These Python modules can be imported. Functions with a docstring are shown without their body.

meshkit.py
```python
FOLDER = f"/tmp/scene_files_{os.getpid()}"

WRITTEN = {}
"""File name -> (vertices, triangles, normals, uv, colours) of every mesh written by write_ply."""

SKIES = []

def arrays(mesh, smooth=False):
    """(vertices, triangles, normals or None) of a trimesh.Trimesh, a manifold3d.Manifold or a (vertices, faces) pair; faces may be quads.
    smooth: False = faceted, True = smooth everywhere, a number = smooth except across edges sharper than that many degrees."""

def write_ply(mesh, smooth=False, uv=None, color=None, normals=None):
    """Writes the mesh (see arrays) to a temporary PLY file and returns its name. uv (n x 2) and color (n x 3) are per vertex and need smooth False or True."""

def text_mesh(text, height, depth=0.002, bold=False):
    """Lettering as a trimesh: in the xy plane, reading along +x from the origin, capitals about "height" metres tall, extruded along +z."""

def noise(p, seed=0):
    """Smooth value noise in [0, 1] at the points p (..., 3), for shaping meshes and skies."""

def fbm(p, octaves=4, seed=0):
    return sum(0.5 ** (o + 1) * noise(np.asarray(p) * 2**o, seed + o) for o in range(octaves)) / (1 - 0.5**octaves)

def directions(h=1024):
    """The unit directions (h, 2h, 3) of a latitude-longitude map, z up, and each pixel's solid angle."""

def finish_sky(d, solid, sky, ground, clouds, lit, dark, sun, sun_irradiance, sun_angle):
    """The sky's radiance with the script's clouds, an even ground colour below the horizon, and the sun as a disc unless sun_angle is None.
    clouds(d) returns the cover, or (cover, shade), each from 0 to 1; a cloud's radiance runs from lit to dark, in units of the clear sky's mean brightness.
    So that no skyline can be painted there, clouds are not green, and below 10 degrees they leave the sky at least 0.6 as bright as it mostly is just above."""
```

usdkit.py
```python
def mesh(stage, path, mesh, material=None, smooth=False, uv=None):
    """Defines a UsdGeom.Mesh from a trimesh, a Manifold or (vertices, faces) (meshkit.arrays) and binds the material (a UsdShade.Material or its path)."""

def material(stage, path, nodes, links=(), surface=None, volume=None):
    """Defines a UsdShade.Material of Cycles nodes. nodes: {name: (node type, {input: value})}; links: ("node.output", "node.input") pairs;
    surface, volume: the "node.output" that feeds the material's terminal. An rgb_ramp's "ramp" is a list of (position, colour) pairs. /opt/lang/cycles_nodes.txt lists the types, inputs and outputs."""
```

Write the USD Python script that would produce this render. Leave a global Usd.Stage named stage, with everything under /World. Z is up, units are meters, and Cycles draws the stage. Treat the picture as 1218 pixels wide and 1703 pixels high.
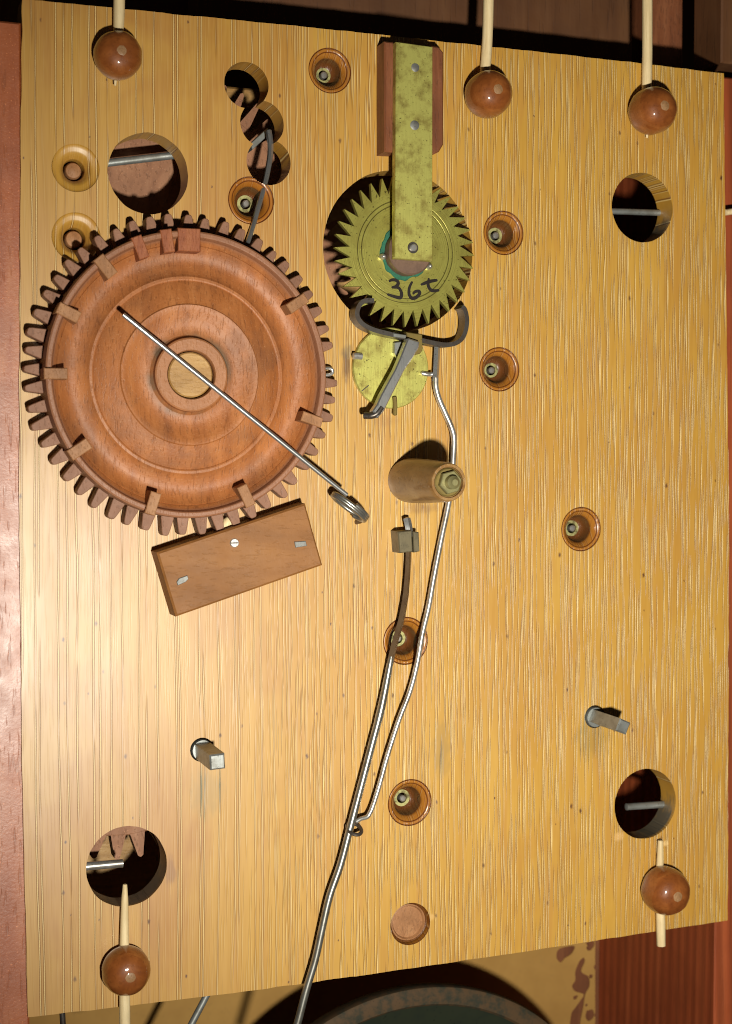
import math, random
import numpy as np, trimesh, shapely
from shapely.geometry import Polygon, LineString, Point
from shapely import affinity
from shapely.ops import unary_union
import usdkit, meshkit
from pxr import Usd, UsdGeom, UsdLux, UsdShade, Gf, Sdf

random.seed(7)
stage = Usd.Stage.CreateInMemory()
UsdGeom.SetStageUpAxis(stage, UsdGeom.Tokens.z)
UsdGeom.SetStageMetersPerUnit(stage, 1.0)
UsdGeom.Xform.Define(stage, '/World')
UsdGeom.Scope.Define(stage, '/World/Looks')
MM = 0.001

# ---------------------------------------------------------------- camera
# plate frame: x right, y up, z out of the plate towards the viewer; world = (x, -z, y)
def W(p):
    p = np.asarray(p, float)
    return np.stack([p[..., 0], -p[..., 2], p[..., 1]], -1)

W0, H0, FP = 1218.0, 1703.0, 2466.0
CX, CY = W0 / 2, H0 / 2
ez = np.array([-909.0, -95.5, FP]); ez /= np.linalg.norm(ez)           # into the plate, in camera axes (x right, y down, z ahead)
ex = np.array([6691.0, -95.5, FP]); ex -= ez * (ex @ ez); ex /= np.linalg.norm(ex)
ey = np.cross(ez, ex)                                                   # down the plate
B = np.stack([ex, -ey, -ez])                                            # camera axes -> plate axes
CAM = -0.308 * (B @ np.array([0, 0, 1.0]))

def U(px, py, z=0.0):
    """The point of the plane z (metres above the plate) that the photograph shows at this spot."""
    r = B @ np.array([px - CX, py - CY, FP])
    return CAM + (z - CAM[2]) / r[2] * r

def R(px, py, r, z=0.0):
    return np.linalg.norm(U(px, py + r / 2, z) - U(px, py - r / 2, z))

cam = UsdGeom.Camera.Define(stage, '/World/camera')
right, up, back = B @ np.array([1.0, 0, 0]), B @ np.array([0, -1.0, 0]), B @ np.array([0, 0, -1.0])
m = Gf.Matrix4d(1.0)
for i, a in enumerate((right, up, back)):
    m.SetRow(i, Gf.Vec4d(*map(float, W(a)), 0))
m.SetRow(3, Gf.Vec4d(*map(float, W(CAM)), 1))
cam.AddTransformOp().Set(m)
cam.CreateHorizontalApertureAttr(36.0)
cam.CreateVerticalApertureAttr(36.0 * H0 / W0)
cam.CreateFocalLengthAttr(36.0 * FP / W0)
cam.CreateClippingRangeAttr(Gf.Vec2f(0.01, 20))
cam.CreateFStopAttr(36.0)
cam.CreateFocusDistanceAttr(0.303)
cam.CreateExposureAttr(0.0)

# ---------------------------------------------------------------- light: the camera's flash, and a dim room
FLASH = U(165, 1290, 0) + np.array([0, 0, 0.285])
fl = UsdLux.SphereLight.Define(stage, '/World/flash')
aim = U(980, 860, 0)
bz = FLASH - aim; bz /= np.linalg.norm(bz)
bx = np.cross([0, 1.0, 0], bz); bx /= np.linalg.norm(bx); by = np.cross(bz, bx)
m = Gf.Matrix4d(1.0)
for i, a in enumerate((bx, by, bz)):
    m.SetRow(i, Gf.Vec4d(*map(float, W(a)), 0))
m.SetRow(3, Gf.Vec4d(*map(float, W(FLASH)), 1))
fl.AddTransformOp().Set(m)
fl.CreateRadiusAttr(0.006)
shaping = UsdLux.ShapingAPI.Apply(fl.GetPrim()); shaping.CreateShapingConeAngleAttr(41.0); shaping.CreateShapingConeSoftnessAttr(1.0)   # the beam of the reflector
fl.CreateIntensityAttr(4350.0)
fl.CreateColorAttr(Gf.Vec3f(1.0, 0.97, 0.85))
dome = UsdLux.DomeLight.Define(stage, '/World/room_light')
rm = usdkit.material(stage, '/World/Looks/room_light', {'b': ('background_shader', {'color': (1.0, 0.86, 0.68), 'strength': 0.014})}, [], surface='b.background')
UsdShade.MaterialBindingAPI.Apply(dome.GetPrim()).Bind(rm)

# ---------------------------------------------------------------- scene helpers
LOC, COUNT = {'/World': np.zeros(3)}, {}
def numbered(path):
    n = COUNT.get(path, -1) + 1
    COUNT[path] = n
    return path if n == 0 else f'{path}_{n:03d}'

def tag(prim, label=None, cat=None, group=None, kind=None):
    for k, v in (('label', label), ('category', cat), ('group', group), ('kind', kind)):
        if v:
            prim.SetCustomDataByKey(k, v)

def thing(name, label, cat, loc=(0, 0, 0), group=None, kind=None):
    path = numbered('/World/' + name)
    x = UsdGeom.Xform.Define(stage, path)
    x.AddTranslateOp().Set(Gf.Vec3d(*map(float, W(loc))))
    LOC[path] = np.asarray(loc, float)
    tag(x.GetPrim(), label, cat, group, kind)
    return path

def arr(mesh, smooth):
    v, f, n = meshkit.arrays(mesh, False)
    return trimesh.Trimesh(W(v), f, process=False)

def part(name, mesh, mat, parent, smooth=35, label=None, kind=None):
    """One mesh given in plate axes, placed under its thing."""
    path = numbered(parent + '/' + name)
    top = '/'.join(parent.split('/')[:3])
    o = LOC[top]
    v, f, _ = meshkit.arrays(mesh, False)
    t = trimesh.Trimesh(W(v - o), f, process=False)
    t.merge_vertices()
    g = usdkit.mesh(stage, path, t, MAT[mat], smooth=smooth)
    tag(g.GetPrim(), label, None, None, kind)
    return path

def single(name, mesh, mat, label, cat, group=None, kind=None, smooth=35):
    """A thing of one mesh."""
    path = numbered('/World/' + name)
    v, f, _ = meshkit.arrays(mesh, False)
    o = (v.min(0) + v.max(0)) / 2
    t = trimesh.Trimesh(W(v - o), f, process=False); t.merge_vertices()
    g = usdkit.mesh(stage, path, t, MAT[mat], smooth=smooth)
    g.AddTranslateOp().Set(Gf.Vec3d(*map(float, W(o))))
    tag(g.GetPrim(), label, cat, group, kind)
    return path

def cat(*ms):
    return trimesh.util.concatenate([m for m in ms])

def lathe(profile, n=64, centre=(0, 0, 0), wob=0.0, seed=0):
    """profile: (radius, z) pairs, seen from the axis outwards/upwards; spun round z."""
    p = np.asarray(profile, float)
    a = np.linspace(0, 2 * np.pi, n, endpoint=False)
    k = np.ones(n)
    if wob:
        k = 1 + wob * (meshkit.fbm(np.stack([np.cos(a) * 3, np.sin(a) * 3, a * 0 + seed * 7.3], -1), 3, seed) - 0.5) * 2
    v = np.stack([p[:, None, 0] * np.cos(a) * k, p[:, None, 0] * np.sin(a) * k, np.broadcast_to(p[:, None, 1], (len(p), n))], -1).reshape(-1, 3)
    f = []
    for i in range(len(p) - 1):
        for j in range(n):
            q, r = i * n + j, i * n + (j + 1) % n
            f += [[q, r, r + n], [q, r + n, q + n]]
    t = trimesh.Trimesh(v + np.asarray(centre), f, process=True)
    t.update_faces(t.nondegenerate_faces())
    return t

def fix(t):
    trimesh.repair.fix_normals(t)
    return t

def prism(poly, z0, z1, bevel=0.0):
    """A shapely polygon extruded from z0 to z1, its front edge chamfered."""
    gs = list(getattr(poly, 'geoms', [poly]))
    out = []
    for g in gs:
        if g.is_empty: continue
        if bevel and not g.interiors:
            inner = g.buffer(-bevel, join_style=2)
            if inner.geom_type == 'Polygon' and not inner.is_empty and len(inner.exterior.coords) == len(g.exterior.coords):
                a = np.array(shapely.geometry.polygon.orient(g).exterior.coords)[:-1]
                b = np.array(shapely.geometry.polygon.orient(inner).exterior.coords)[:-1]
                k = np.argmin(np.linalg.norm(b - a[0], axis=1)); b = np.roll(b, -k, 0)
                n = len(a)
                v = np.vstack([np.c_[a, np.full(n, z0)], np.c_[a, np.full(n, z1 - bevel)], np.c_[b, np.full(n, z1)]])
                f = []
                for i in range(n):
                    j = (i + 1) % n
                    f += [[i, j, n + j], [i, n + j, n + i], [n + i, n + j, 2 * n + j], [n + i, 2 * n + j, 2 * n + i]]
                cv, cf = trimesh.creation.triangulate_polygon(Polygon(b), engine='earcut')
                top = trimesh.Trimesh(np.c_[cv, np.full(len(cv), z1)], cf)
                if top.face_normals[0][2] < 0: top.invert()
                bot_v, bot_f = trimesh.creation.triangulate_polygon(Polygon(a), engine='earcut')
                bot = trimesh.Trimesh(np.c_[bot_v, np.full(len(bot_v), z0)], bot_f)
                if bot.face_normals[0][2] > 0: bot.invert()
                out.append(cat(trimesh.Trimesh(v, f, process=False), top, bot))
                continue
        t = trimesh.creation.extrude_polygon(g, z1 - z0, engine='earcut')
        t.apply_translation([0, 0, z0])
        out.append(t)
    return cat(*out)

def spline(pts, n=12):
    p = np.asarray(pts, float)
    p = np.vstack([2 * p[0] - p[1], p, 2 * p[-1] - p[-2]])
    out = []
    for i in range(1, len(p) - 2):
        for t in np.linspace(0, 1, n, endpoint=False):
            a, b, c, d = p[i - 1:i + 3]
            out.append(0.5 * (2 * b + (c - a) * t + (2 * a - 5 * b + 4 * c - d) * t * t + (3 * b - a - 3 * c + d) * t ** 3))
    out.append(p[-2])
    return np.array(out)

def tube(path, rad, n=14, cap=True, flat=(1.0, 1.0), upv=(0, 0, 1)):
    """A round (or flattened) bar along a path. rad: one radius or one for each point."""
    p = np.asarray(path, float); r = np.broadcast_to(np.asarray(rad, float), len(p))
    t = np.gradient(p, axis=0); t /= np.linalg.norm(t, axis=1, keepdims=True)
    u = np.asarray(upv, float) - t[0] * (np.asarray(upv, float) @ t[0])
    if np.linalg.norm(u) < 1e-6: u = np.cross(t[0], [1, 0.3, 0])
    u /= np.linalg.norm(u)
    v, f = [], []
    a = np.linspace(0, 2 * np.pi, n, endpoint=False)
    for i in range(len(p)):
        u = u - t[i] * (u @ t[i]); u /= np.linalg.norm(u); s = np.cross(t[i], u)
        v.append(p[i] + r[i] * (np.cos(a)[:, None] * s * flat[0] + np.sin(a)[:, None] * u * flat[1]))
    v = np.vstack(v)
    for i in range(len(p) - 1):
        for j in range(n):
            q, w = i * n + j, i * n + (j + 1) % n
            f += [[q, w, w + n], [q, w + n, q + n]]
    if cap:
        k = len(v); v = np.vstack([v, p[0] - t[0] * r[0] * 0.35, p[-1] + t[-1] * r[-1] * 0.35])
        e = (len(p) - 1) * n
        for j in range(n):
            f += [[k, (j + 1) % n, j], [k + 1, e + j, e + (j + 1) % n]]
    return fix(trimesh.Trimesh(v, f, process=False))

def kink(pts, a=.9, seed=3):
    rng = random.Random(seed)
    return [pts[0]] + [(x + rng.uniform(-a, a), y) for x, y in pts[1:-1]] + [pts[-1]]

def pxpath(pts, z):
    zs = np.broadcast_to(np.asarray(z, float), len(pts))
    return np.array([U(a, b, c) for (a, b), c in zip(pts, zs)])

def pxpoly(pts, z):
    return Polygon([U(a, b, z)[:2] for a, b in pts])

def disc(px, py, r, z, n=48, wob=0.0, seed=0):
    c = U(px, py, z); rr = R(px, py, r, z)
    a = np.linspace(0, 2 * np.pi, n, endpoint=False)
    k = 1 + wob * (meshkit.fbm(np.stack([np.cos(a) * 2.5, np.sin(a) * 2.5, a * 0 + seed * 3.7], -1), 3, seed) - 0.5) * 2
    return Polygon(np.c_[c[0] + rr * k * np.cos(a), c[1] + rr * k * np.sin(a)])

def subdivided_box(size, centre, bevel):
    """A box with all edges rounded off a little."""
    s = np.asarray(size) / 2 - bevel
    import manifold3d as mf
    pts = []
    for sx in (-1, 1):
        for sy in (-1, 1):
            for sz in (-1, 1):
                q = np.array([sx, sy, sz]) * s
                for ax in range(3):
                    e = np.array([sx, sy, sz]) * np.array([1.0 if k == ax else 0.42 for k in range(3)]) * bevel
                    pts.append(q + e)
    h = trimesh.convex.convex_hull(np.array(pts))
    h.apply_translation(centre)
    return h

# ---------------------------------------------------------------- materials
class G:
    """A small node graph: every call adds a node; inputs given as 'node.output' become links."""
    def __init__(s): s.n, s.l, s.k = {}, [], 0
    def __call__(s, kind, **inp):
        s.k += 1; name = f'n{s.k}'
        vals = {}
        for k, v in inp.items():
            if isinstance(v, str) and v.startswith('@'):
                s.l.append((v[1:], f'{name}.{k}'))
            else:
                vals[k] = v
        s.n[name] = (kind, vals)
        return lambda out: f'@{name}.{out}'
    def math(s, op, a, b=0.0, c=0.0, clamp=False):
        return s('math', math_type=op, value1=a, value2=b, value3=c, use_clamp=clamp)('value')
    def mix(s, fac, a, b, how='mix'):
        return s('mix', mix_type=how, fac=fac, color1=a, color2=b)('color')
    def scaled(s, vec, sc, loc=(0, 0, 0)):
        return s('mapping', vector=vec, scale=sc, location=loc)('vector')
    def noise(s, vec, scale=1.0, detail=3.0, rough=0.55, dist=0.0):
        return s('noise_texture', vector=vec, scale=scale, detail=detail, roughness=rough, distortion=dist)('fac')
    def ramp(s, fac, *stops):
        return s('rgb_ramp', fac=fac, ramp=list(stops))('color')
    def step(s, v, a, b, ta=0.0, tb=1.0):
        return s('map_range', range_type='smoothstep', value=v, from_min=a, from_max=b, to_min=ta, to_max=tb, clamp=True)('result')
    def bevel(s, r):
        return s('bevel', samples=4, radius=r)('bevel')
    def bump(s, h, dist, strength=1.0, normal=None):
        kw = {'normal': normal} if normal else {}
        return s('bump', height=h, distance=dist, strength=strength, **kw)('normal')
    def out(s, name, **inp):
        b = s('principled_bsdf', **inp)('BSDF')
        MAT[name] = usdkit.material(stage, '/World/Looks/' + name, s.n, s.l, surface=b[1:])
MAT = {}

def grey(x): return (x, x, x)

def oak(name, tint=(1, 1, 1), rough=0.46, recess=False):
    g = G(); pos = g('geometry')('position')
    sep = g('separate_xyz', vector=pos); X, Y, Z = sep('x'), sep('y'), sep('z')
    # slow waver of the grain along its length
    wv = g.noise(g.scaled(pos, (60, 20, 14)), 1.0, 2.0)
    wx = g.math('multiply_add', g.math('subtract', wv, 0.5), 0.0022, X)
    wx = g.math('multiply_add', g.math('subtract', g.noise(g.scaled(pos, (500, 60, 160)), 1.0, 1.0), 0.5), 0.00022, wx)
    # wide open pores, on the left half
    v1 = g('voronoi_texture', dimensions='1D', feature='f1', w=g.math('multiply', wx, 430.0), scale=1.0, randomness=0.9)('distance')
    brk = g.noise(g.scaled(pos, (420, 20, 38)), 1.0, 2.0)
    core1 = g.math('multiply', g.step(v1, 0.042, 0.012), g.step(brk, 0.40, 0.52))
    flank1 = g.math('multiply', g.step(v1, 0.100, 0.055), g.step(brk, 0.36, 0.5))
    # fine short pores, on the right half
    def dashes(fx, fz, off, lo, hi):
        fv = g('combine_xyz', x=g.math('multiply_add', wx, fx, off), y=g.math('multiply_add', Z, fz, off), z=0.0)('vector')
        d = g('voronoi_texture', dimensions='2D', feature='f1', vector=fv, scale=1.0, randomness=1.0)('distance')
        fl_ = g('combine_xyz', x=g.math('multiply_add', wx, fx, off + 0.00010 * fx), y=g.math('multiply_add', Z, fz, off), z=0.0)('vector')
        e = g('voronoi_texture', dimensions='2D', feature='f1', vector=fl_, scale=1.0, randomness=1.0)('distance')
        return g.step(d, hi, lo), g.step(e, hi * 1.35, lo)
    core2, flank2 = dashes(1250.0, 19.0, 3.3, 0.065, 0.120)
    core3, flank3 = dashes(1700.0, 30.0, 11.7, 0.08, 0.145)
    core4, flank4 = dashes(2100.0, 34.0, 27.9, 0.09, 0.165)
    core2 = g.math('maximum', core2, core4); flank2 = g.math('maximum', flank2, flank4)
    side = g.step(g.math('multiply_add', g.noise(g.scaled(pos, (30, 10, 9)), 1.0, 2.0), 0.05, X), -0.010, 0.030)
    few = g.math('multiply_add', side, 0.88, 0.12)
    core = g.math('maximum', g.math('multiply', core1, g.math('subtract', 1.0, g.math('multiply', side, 0.6))), g.math('multiply', g.math('multiply', g.math('maximum', core2, core3), 0.80), few))
    flank = g.math('maximum', g.math('multiply', flank1, g.math('subtract', 1.0, g.math('multiply', side, 0.6))), g.math('multiply', g.math('maximum', flank2, flank3), few))
    # body colour: bands, flame, blotches
    band = g.noise(g.scaled(pos, (190, 60, 6)), 1.0, 4.0, 0.6)
    fine = g.noise(g.scaled(pos, (1500, 300, 70)), 1.0, 3.0, 0.6)
    blot = g.noise(g.scaled(pos, (46, 46, 24)), 1.0, 4.0, 0.6, 0.6)
    c = g.ramp(band, (0.2, (0.335, 0.155, 0.015)), (0.5, (0.41, 0.206, 0.023)), (0.8, (0.47, 0.255, 0.035)))
    c = g.mix(g.step(blot, 0.40, 0.62, 0.0, 0.75), c, (0.33, 0.132, 0.013))
    c = g.mix(g.step(fine, 0.35, 0.65, 0.0, 0.22), c, (0.55, 0.31, 0.07))
    c = g.mix(g.math('multiply', side, 0.30), c, (0.58, 0.335, 0.045))
    # pale slanting ray flecks
    rot = g('mapping', vector=pos, rotation=(0, 0.16, 0), scale=(330, 90, 26))('vector')
    fleck = g.noise(rot, 1.0, 2.0, 0.5)
    c = g.mix(g.math('multiply', g.step(fleck, 0.56, 0.66, 0.0, 0.55), g.math('multiply_add', side, 0.75, 0.25)), c, (0.42, 0.20, 0.030))
    c = g.mix(g.math('multiply', flank, 0.86), c, (0.15, 0.046, 0.005))
    c = g.mix(g.math('multiply', core, 0.92), c, (0.86, 0.62, 0.25))
    # specks of dirt and old worm marks
    sv = g('voronoi_texture', dimensions='2D', feature='f1', vector=g('combine_xyz', x=g.math('multiply_add', g.math('subtract', g.noise(pos, 1500.0, 2.0), 0.5), 0.0006, X), y=g.math('multiply', Z, 0.55), z=0.0)('vector'), scale=165.0)
    sc = g('separate_color', color=sv('color'))
    spot = g.math('multiply', g.step(sv('distance'), g.math('multiply_add', sc('b'), 0.055, 0.025), 0.012), g.step(sc('r'), 0.76, 0.78))
    c = g.mix(g.math('multiply', spot, g.math('multiply_add', sc('g'), 0.4, 0.58)), c, (0.075, 0.018, 0.004))
    if not recess:
        # stains that sit in the wood: oil under the winding arbors, smudges, soot in the lower holes
        def stain(px, py, rx, ry, col, k, pore=0.0, deep=False):
            nonlocal c
            o = U(px, py, 0); q = R(px, py, 1, 0)
            dx = g.math('multiply', g.math('subtract', X, float(o[0])), 1 / (rx * q)); dz = g.math('multiply', g.math('subtract', Z, float(o[1])), 1 / (ry * q))
            d = g.math('sqrt', g.math('add', g.math('multiply', dx, dx), g.math('multiply', dz, dz)))
            d = g.math('multiply_add', g.math('subtract', smudge, 0.5), 1.3, d)
            f = g.step(d, 1.05, 0.35, 0.0, k)
            if pore: f = g.math('multiply', f, g.math('multiply_add', flank, pore, 1 - pore))
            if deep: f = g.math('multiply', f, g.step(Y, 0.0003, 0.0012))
            c = g.mix(f, c, col)
        smudge = g.noise(g.scaled(pos, (900, 900, 300)), 1.0, 4.0, 0.6)
        stain(345, 1318, 34, 52, (0.10, 0.095, 0.045), 0.9, 0.75)
        stain(985, 1225, 36, 46, (0.10, 0.085, 0.035), 0.7, 0.6)
        stain(735, 1245, 20, 62, (0.13, 0.095, 0.05), 0.65, 0.55)
        stain(576, 612, 9, 34, (0.10, 0.035, 0.010), 0.9, 0.4)
        stain(578, 585, 14, 16, (0.12, 0.08, 0.04), 0.5)
        stain(1030, 1391, 12, 9, (0.62, 0.36, 0.12), 0.8)
        stain(1108, 1403, 7, 6, (0.70, 0.46, 0.18), 0.8)
        stain(284, 1452, 12, 30, (0.20, 0.075, 0.02), 0.6)
        stain(718, 1525, 7, 8, (0.60, 0.36, 0.12), 0.7)
        stain(640, 700, 30, 14, (0.30, 0.14, 0.035), 0.4)
        stain(700, 845, 40, 12, (0.22, 0.10, 0.02), 0.5)
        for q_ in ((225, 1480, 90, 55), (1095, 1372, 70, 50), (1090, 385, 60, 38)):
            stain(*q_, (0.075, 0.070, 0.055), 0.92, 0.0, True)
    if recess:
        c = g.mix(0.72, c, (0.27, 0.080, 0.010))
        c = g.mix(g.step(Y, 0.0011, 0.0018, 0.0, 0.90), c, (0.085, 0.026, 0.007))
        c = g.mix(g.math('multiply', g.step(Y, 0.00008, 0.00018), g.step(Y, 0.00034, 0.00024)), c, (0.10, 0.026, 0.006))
    c = g.mix(1.0, c, tint, 'multiply')
    h = g.math('subtract', g.math('multiply', fine, 0.18), g.math('multiply', g.math('subtract', flank, g.math('multiply', core, 0.55)), 0.9))
    h = g.math('multiply_add', blot, 0.6, h)
    nrm = g.bump(h, 0.00013, 0.6)
    rg = g.math('multiply_add', g.noise(g.scaled(pos, (120, 60, 40)), 1.0, 3.0), 0.22, rough - 0.10)
    g.out(name, base_color=c, roughness=rg, coat_weight=0.0 if recess else 0.5, coat_roughness=0.40, specular_ior_level=0.45 if recess else 0.75, normal=nrm)

def wood(name, lo, mid, hi, scale=(260, 260, 30), rough=0.5, pores=0.5, bump=0.6, coat=0.0, speck=0.25, obj=False, bev=0.0004, stripes=None, spec=0.4):
    g = G()
    pos = g('texture_coordinate')('object') if obj else g('geometry')('position')
    band = g.noise(g.scaled(pos, scale), 1.0, 4.0, 0.62, 0.4)
    c = g.ramp(band, (0.28, lo), (0.5, mid), (0.72, hi))
    if stripes:
        s = g('wave_texture', wave_type='bands', bands_direction='diagonal', profile='sine', vector=g.scaled(pos, (1, 1, 0.03)), scale=stripes, distortion=1.4, detail=2.0, detail_scale=6.0)('fac')
        c = g.mix(g.math('multiply', s, 0.55), c, tuple(x * 0.52 for x in lo))
    por = g.noise(g.scaled(pos, tuple(x * 7 for x in scale)), 1.0, 2.0, 0.6)
    dark = g.step(por, 0.56, 0.68)
    c = g.mix(g.math('multiply', dark, pores), c, tuple(x * 0.42 for x in lo))
    sp = g.step(g.noise(pos, 2600.0, 2.0, 0.7), 0.60, 0.74)
    c = g.mix(g.math('multiply', sp, speck), c, tuple(min(1, x * 1.9) for x in hi))
    big = g.noise(pos, 70.0, 3.0)
    c = g.mix(g.step(big, 0.42, 0.72, 0, 0.45), c, tuple(x * 0.75 for x in lo))
    h = g.math('subtract', g.math('multiply', g.noise(pos, 1700.0, 3.0, 0.6), 0.7), g.math('multiply', dark, 0.6))
    nrm = g.bump(h, 0.00008, bump)
    rg = g.math('multiply_add', g.noise(pos, 240.0, 3.0), 0.24, rough - 0.12)
    g.out(name, base_color=c, roughness=rg, normal=nrm, specular_ior_level=spec, coat_weight=coat, coat_roughness=0.08)

def metal(name, col, rough=0.35, spec=0.5, metallic=0.9, tarnish=None, amount=0.5, scale=320.0, scratch=0.35, bev=0.0002, pit=0.5):
    g = G(); pos = g('texture_coordinate')('object')
    n1 = g.noise(pos, scale, 5.0, 0.65)
    c = g.mix(g.step(n1, 0.40, 0.68, 0, amount), col, tarnish or tuple(x * 0.45 for x in col))
    sp = g.step(g.noise(pos, scale * 7, 2.0, 0.6), 0.64, 0.72)
    c = g.mix(g.math('multiply', sp, pit), c, tuple(x * 0.22 for x in (tarnish or col)))
    sc = g.noise(g.scaled(pos, (4200, 4200, 260)), 1.0, 2.0)
    h = g.math('multiply_add', sc, scratch, g.math('multiply', n1, 0.5))
    nrm = g.bump(h, 0.00004, 0.5)
    rg = g.math('add', g.math('multiply', n1, 0.25), rough - 0.10)
    g.out(name, base_color=c, roughness=rg, metallic=metallic, specular_ior_level=spec, normal=nrm)

oak('oak')
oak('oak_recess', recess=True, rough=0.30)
wood('wheel_wood', (0.175, 0.062, 0.024), (0.27, 0.098, 0.034), (0.35, 0.140, 0.052), scale=(240, 240, 60), rough=0.50, pores=0.35, speck=0.30)
wood('tooth_wood', (0.165, 0.072, 0.038), (0.215, 0.098, 0.055), (0.26, 0.125, 0.075), scale=(260, 260, 120), rough=0.6, pores=0.3, speck=0.25)
wood('peg_wood', (0.22, 0.095, 0.036), (0.30, 0.135, 0.055), (0.36, 0.175, 0.075), scale=(500, 500, 200), rough=0.6, pores=0.3)
wood('red_peg_wood', (0.19, 0.050, 0.018), (0.26, 0.075, 0.026), (0.31, 0.105, 0.038), scale=(900, 300, 90), rough=0.55, pores=0.5)
wood('arbor_wood', (0.27, 0.135, 0.036), (0.40, 0.225, 0.075), (0.47, 0.29, 0.115), scale=(60, 200, 420), rough=0.45, pores=0.2, speck=0.1)
wood('block_wood', (0.19, 0.074, 0.017), (0.235, 0.094, 0.023), (0.275, 0.116, 0.031), scale=(60, 260, 240), rough=0.62, pores=0.15, speck=0.07)
wood('dark_block_wood', (0.125, 0.040, 0.016), (0.175, 0.056, 0.022), (0.23, 0.082, 0.034), scale=(420, 420, 60), rough=0.5, pores=0.4, speck=0.2)
wood('knob_wood', (0.15, 0.040, 0.008), (0.24, 0.070, 0.014), (0.36, 0.118, 0.026), scale=(230, 230, 230), rough=0.5, pores=0.25, coat=1.0, spec=0.2, speck=0.05, obj=True, bump=0.25)
wood('knob_tip_wood', (0.22, 0.11, 0.045), (0.29, 0.155, 0.07), (0.36, 0.21, 0.11), scale=(600, 600, 600), rough=0.45, pores=0.3, coat=0.3, obj=True)
wood('toothpick_wood', (0.55, 0.40, 0.20), (0.68, 0.52, 0.29), (0.76, 0.62, 0.38), scale=(1500, 1500, 60), rough=0.55, pores=0.2, speck=0.1, bump=0.3)
wood('inner_wheel_wood', (0.20, 0.085, 0.042), (0.27, 0.12, 0.06), (0.33, 0.16, 0.085), scale=(300, 300, 120), rough=0.6, pores=0.4, speck=0.4)
wood('case_red_wood', (0.235, 0.046, 0.014), (0.30, 0.062, 0.019), (0.36, 0.084, 0.027), scale=(300, 300, 12), rough=0.6, pores=0.2, speck=0.08, stripes=175.0, spec=0.25)
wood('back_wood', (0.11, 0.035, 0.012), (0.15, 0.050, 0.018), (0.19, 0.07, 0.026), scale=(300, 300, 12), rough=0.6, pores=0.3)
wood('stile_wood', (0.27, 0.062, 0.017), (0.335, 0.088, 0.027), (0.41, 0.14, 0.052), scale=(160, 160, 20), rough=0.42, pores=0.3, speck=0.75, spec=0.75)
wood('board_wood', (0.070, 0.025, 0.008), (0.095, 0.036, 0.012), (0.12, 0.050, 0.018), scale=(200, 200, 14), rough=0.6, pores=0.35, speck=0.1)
wood('post_wood', (0.15, 0.068, 0.020), (0.25, 0.132, 0.042), (0.35, 0.22, 0.095), scale=(260, 110, 260), rough=0.38, pores=0.4, speck=0.15, coat=0.2)
metal('brass', (0.60, 0.565, 0.15), rough=0.40, metallic=0.62, tarnish=(0.24, 0.175, 0.040), amount=0.8, pit=0.9, scratch=1.0)
metal('bush_brass', (0.40, 0.37, 0.15), rough=0.5, metallic=0.4, tarnish=(0.09, 0.07, 0.025), amount=0.95, scale=900)
metal('dull_brass', (0.20, 0.14, 0.035), rough=0.5, metallic=0.5, tarnish=(0.10, 0.07, 0.02))
metal('olive_brass', (0.27, 0.245, 0.11), rough=0.4, metallic=0.5, tarnish=(0.14, 0.12, 0.05), amount=0.7)
metal('olive_stud', (0.16, 0.13, 0.075), rough=0.45, metallic=0.5, tarnish=(0.06, 0.05, 0.03), amount=0.7)
metal('rod_steel', (0.36, 0.35, 0.32), rough=0.30, metallic=0.85, tarnish=(0.17, 0.15, 0.12), amount=0.7, scale=500)
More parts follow.
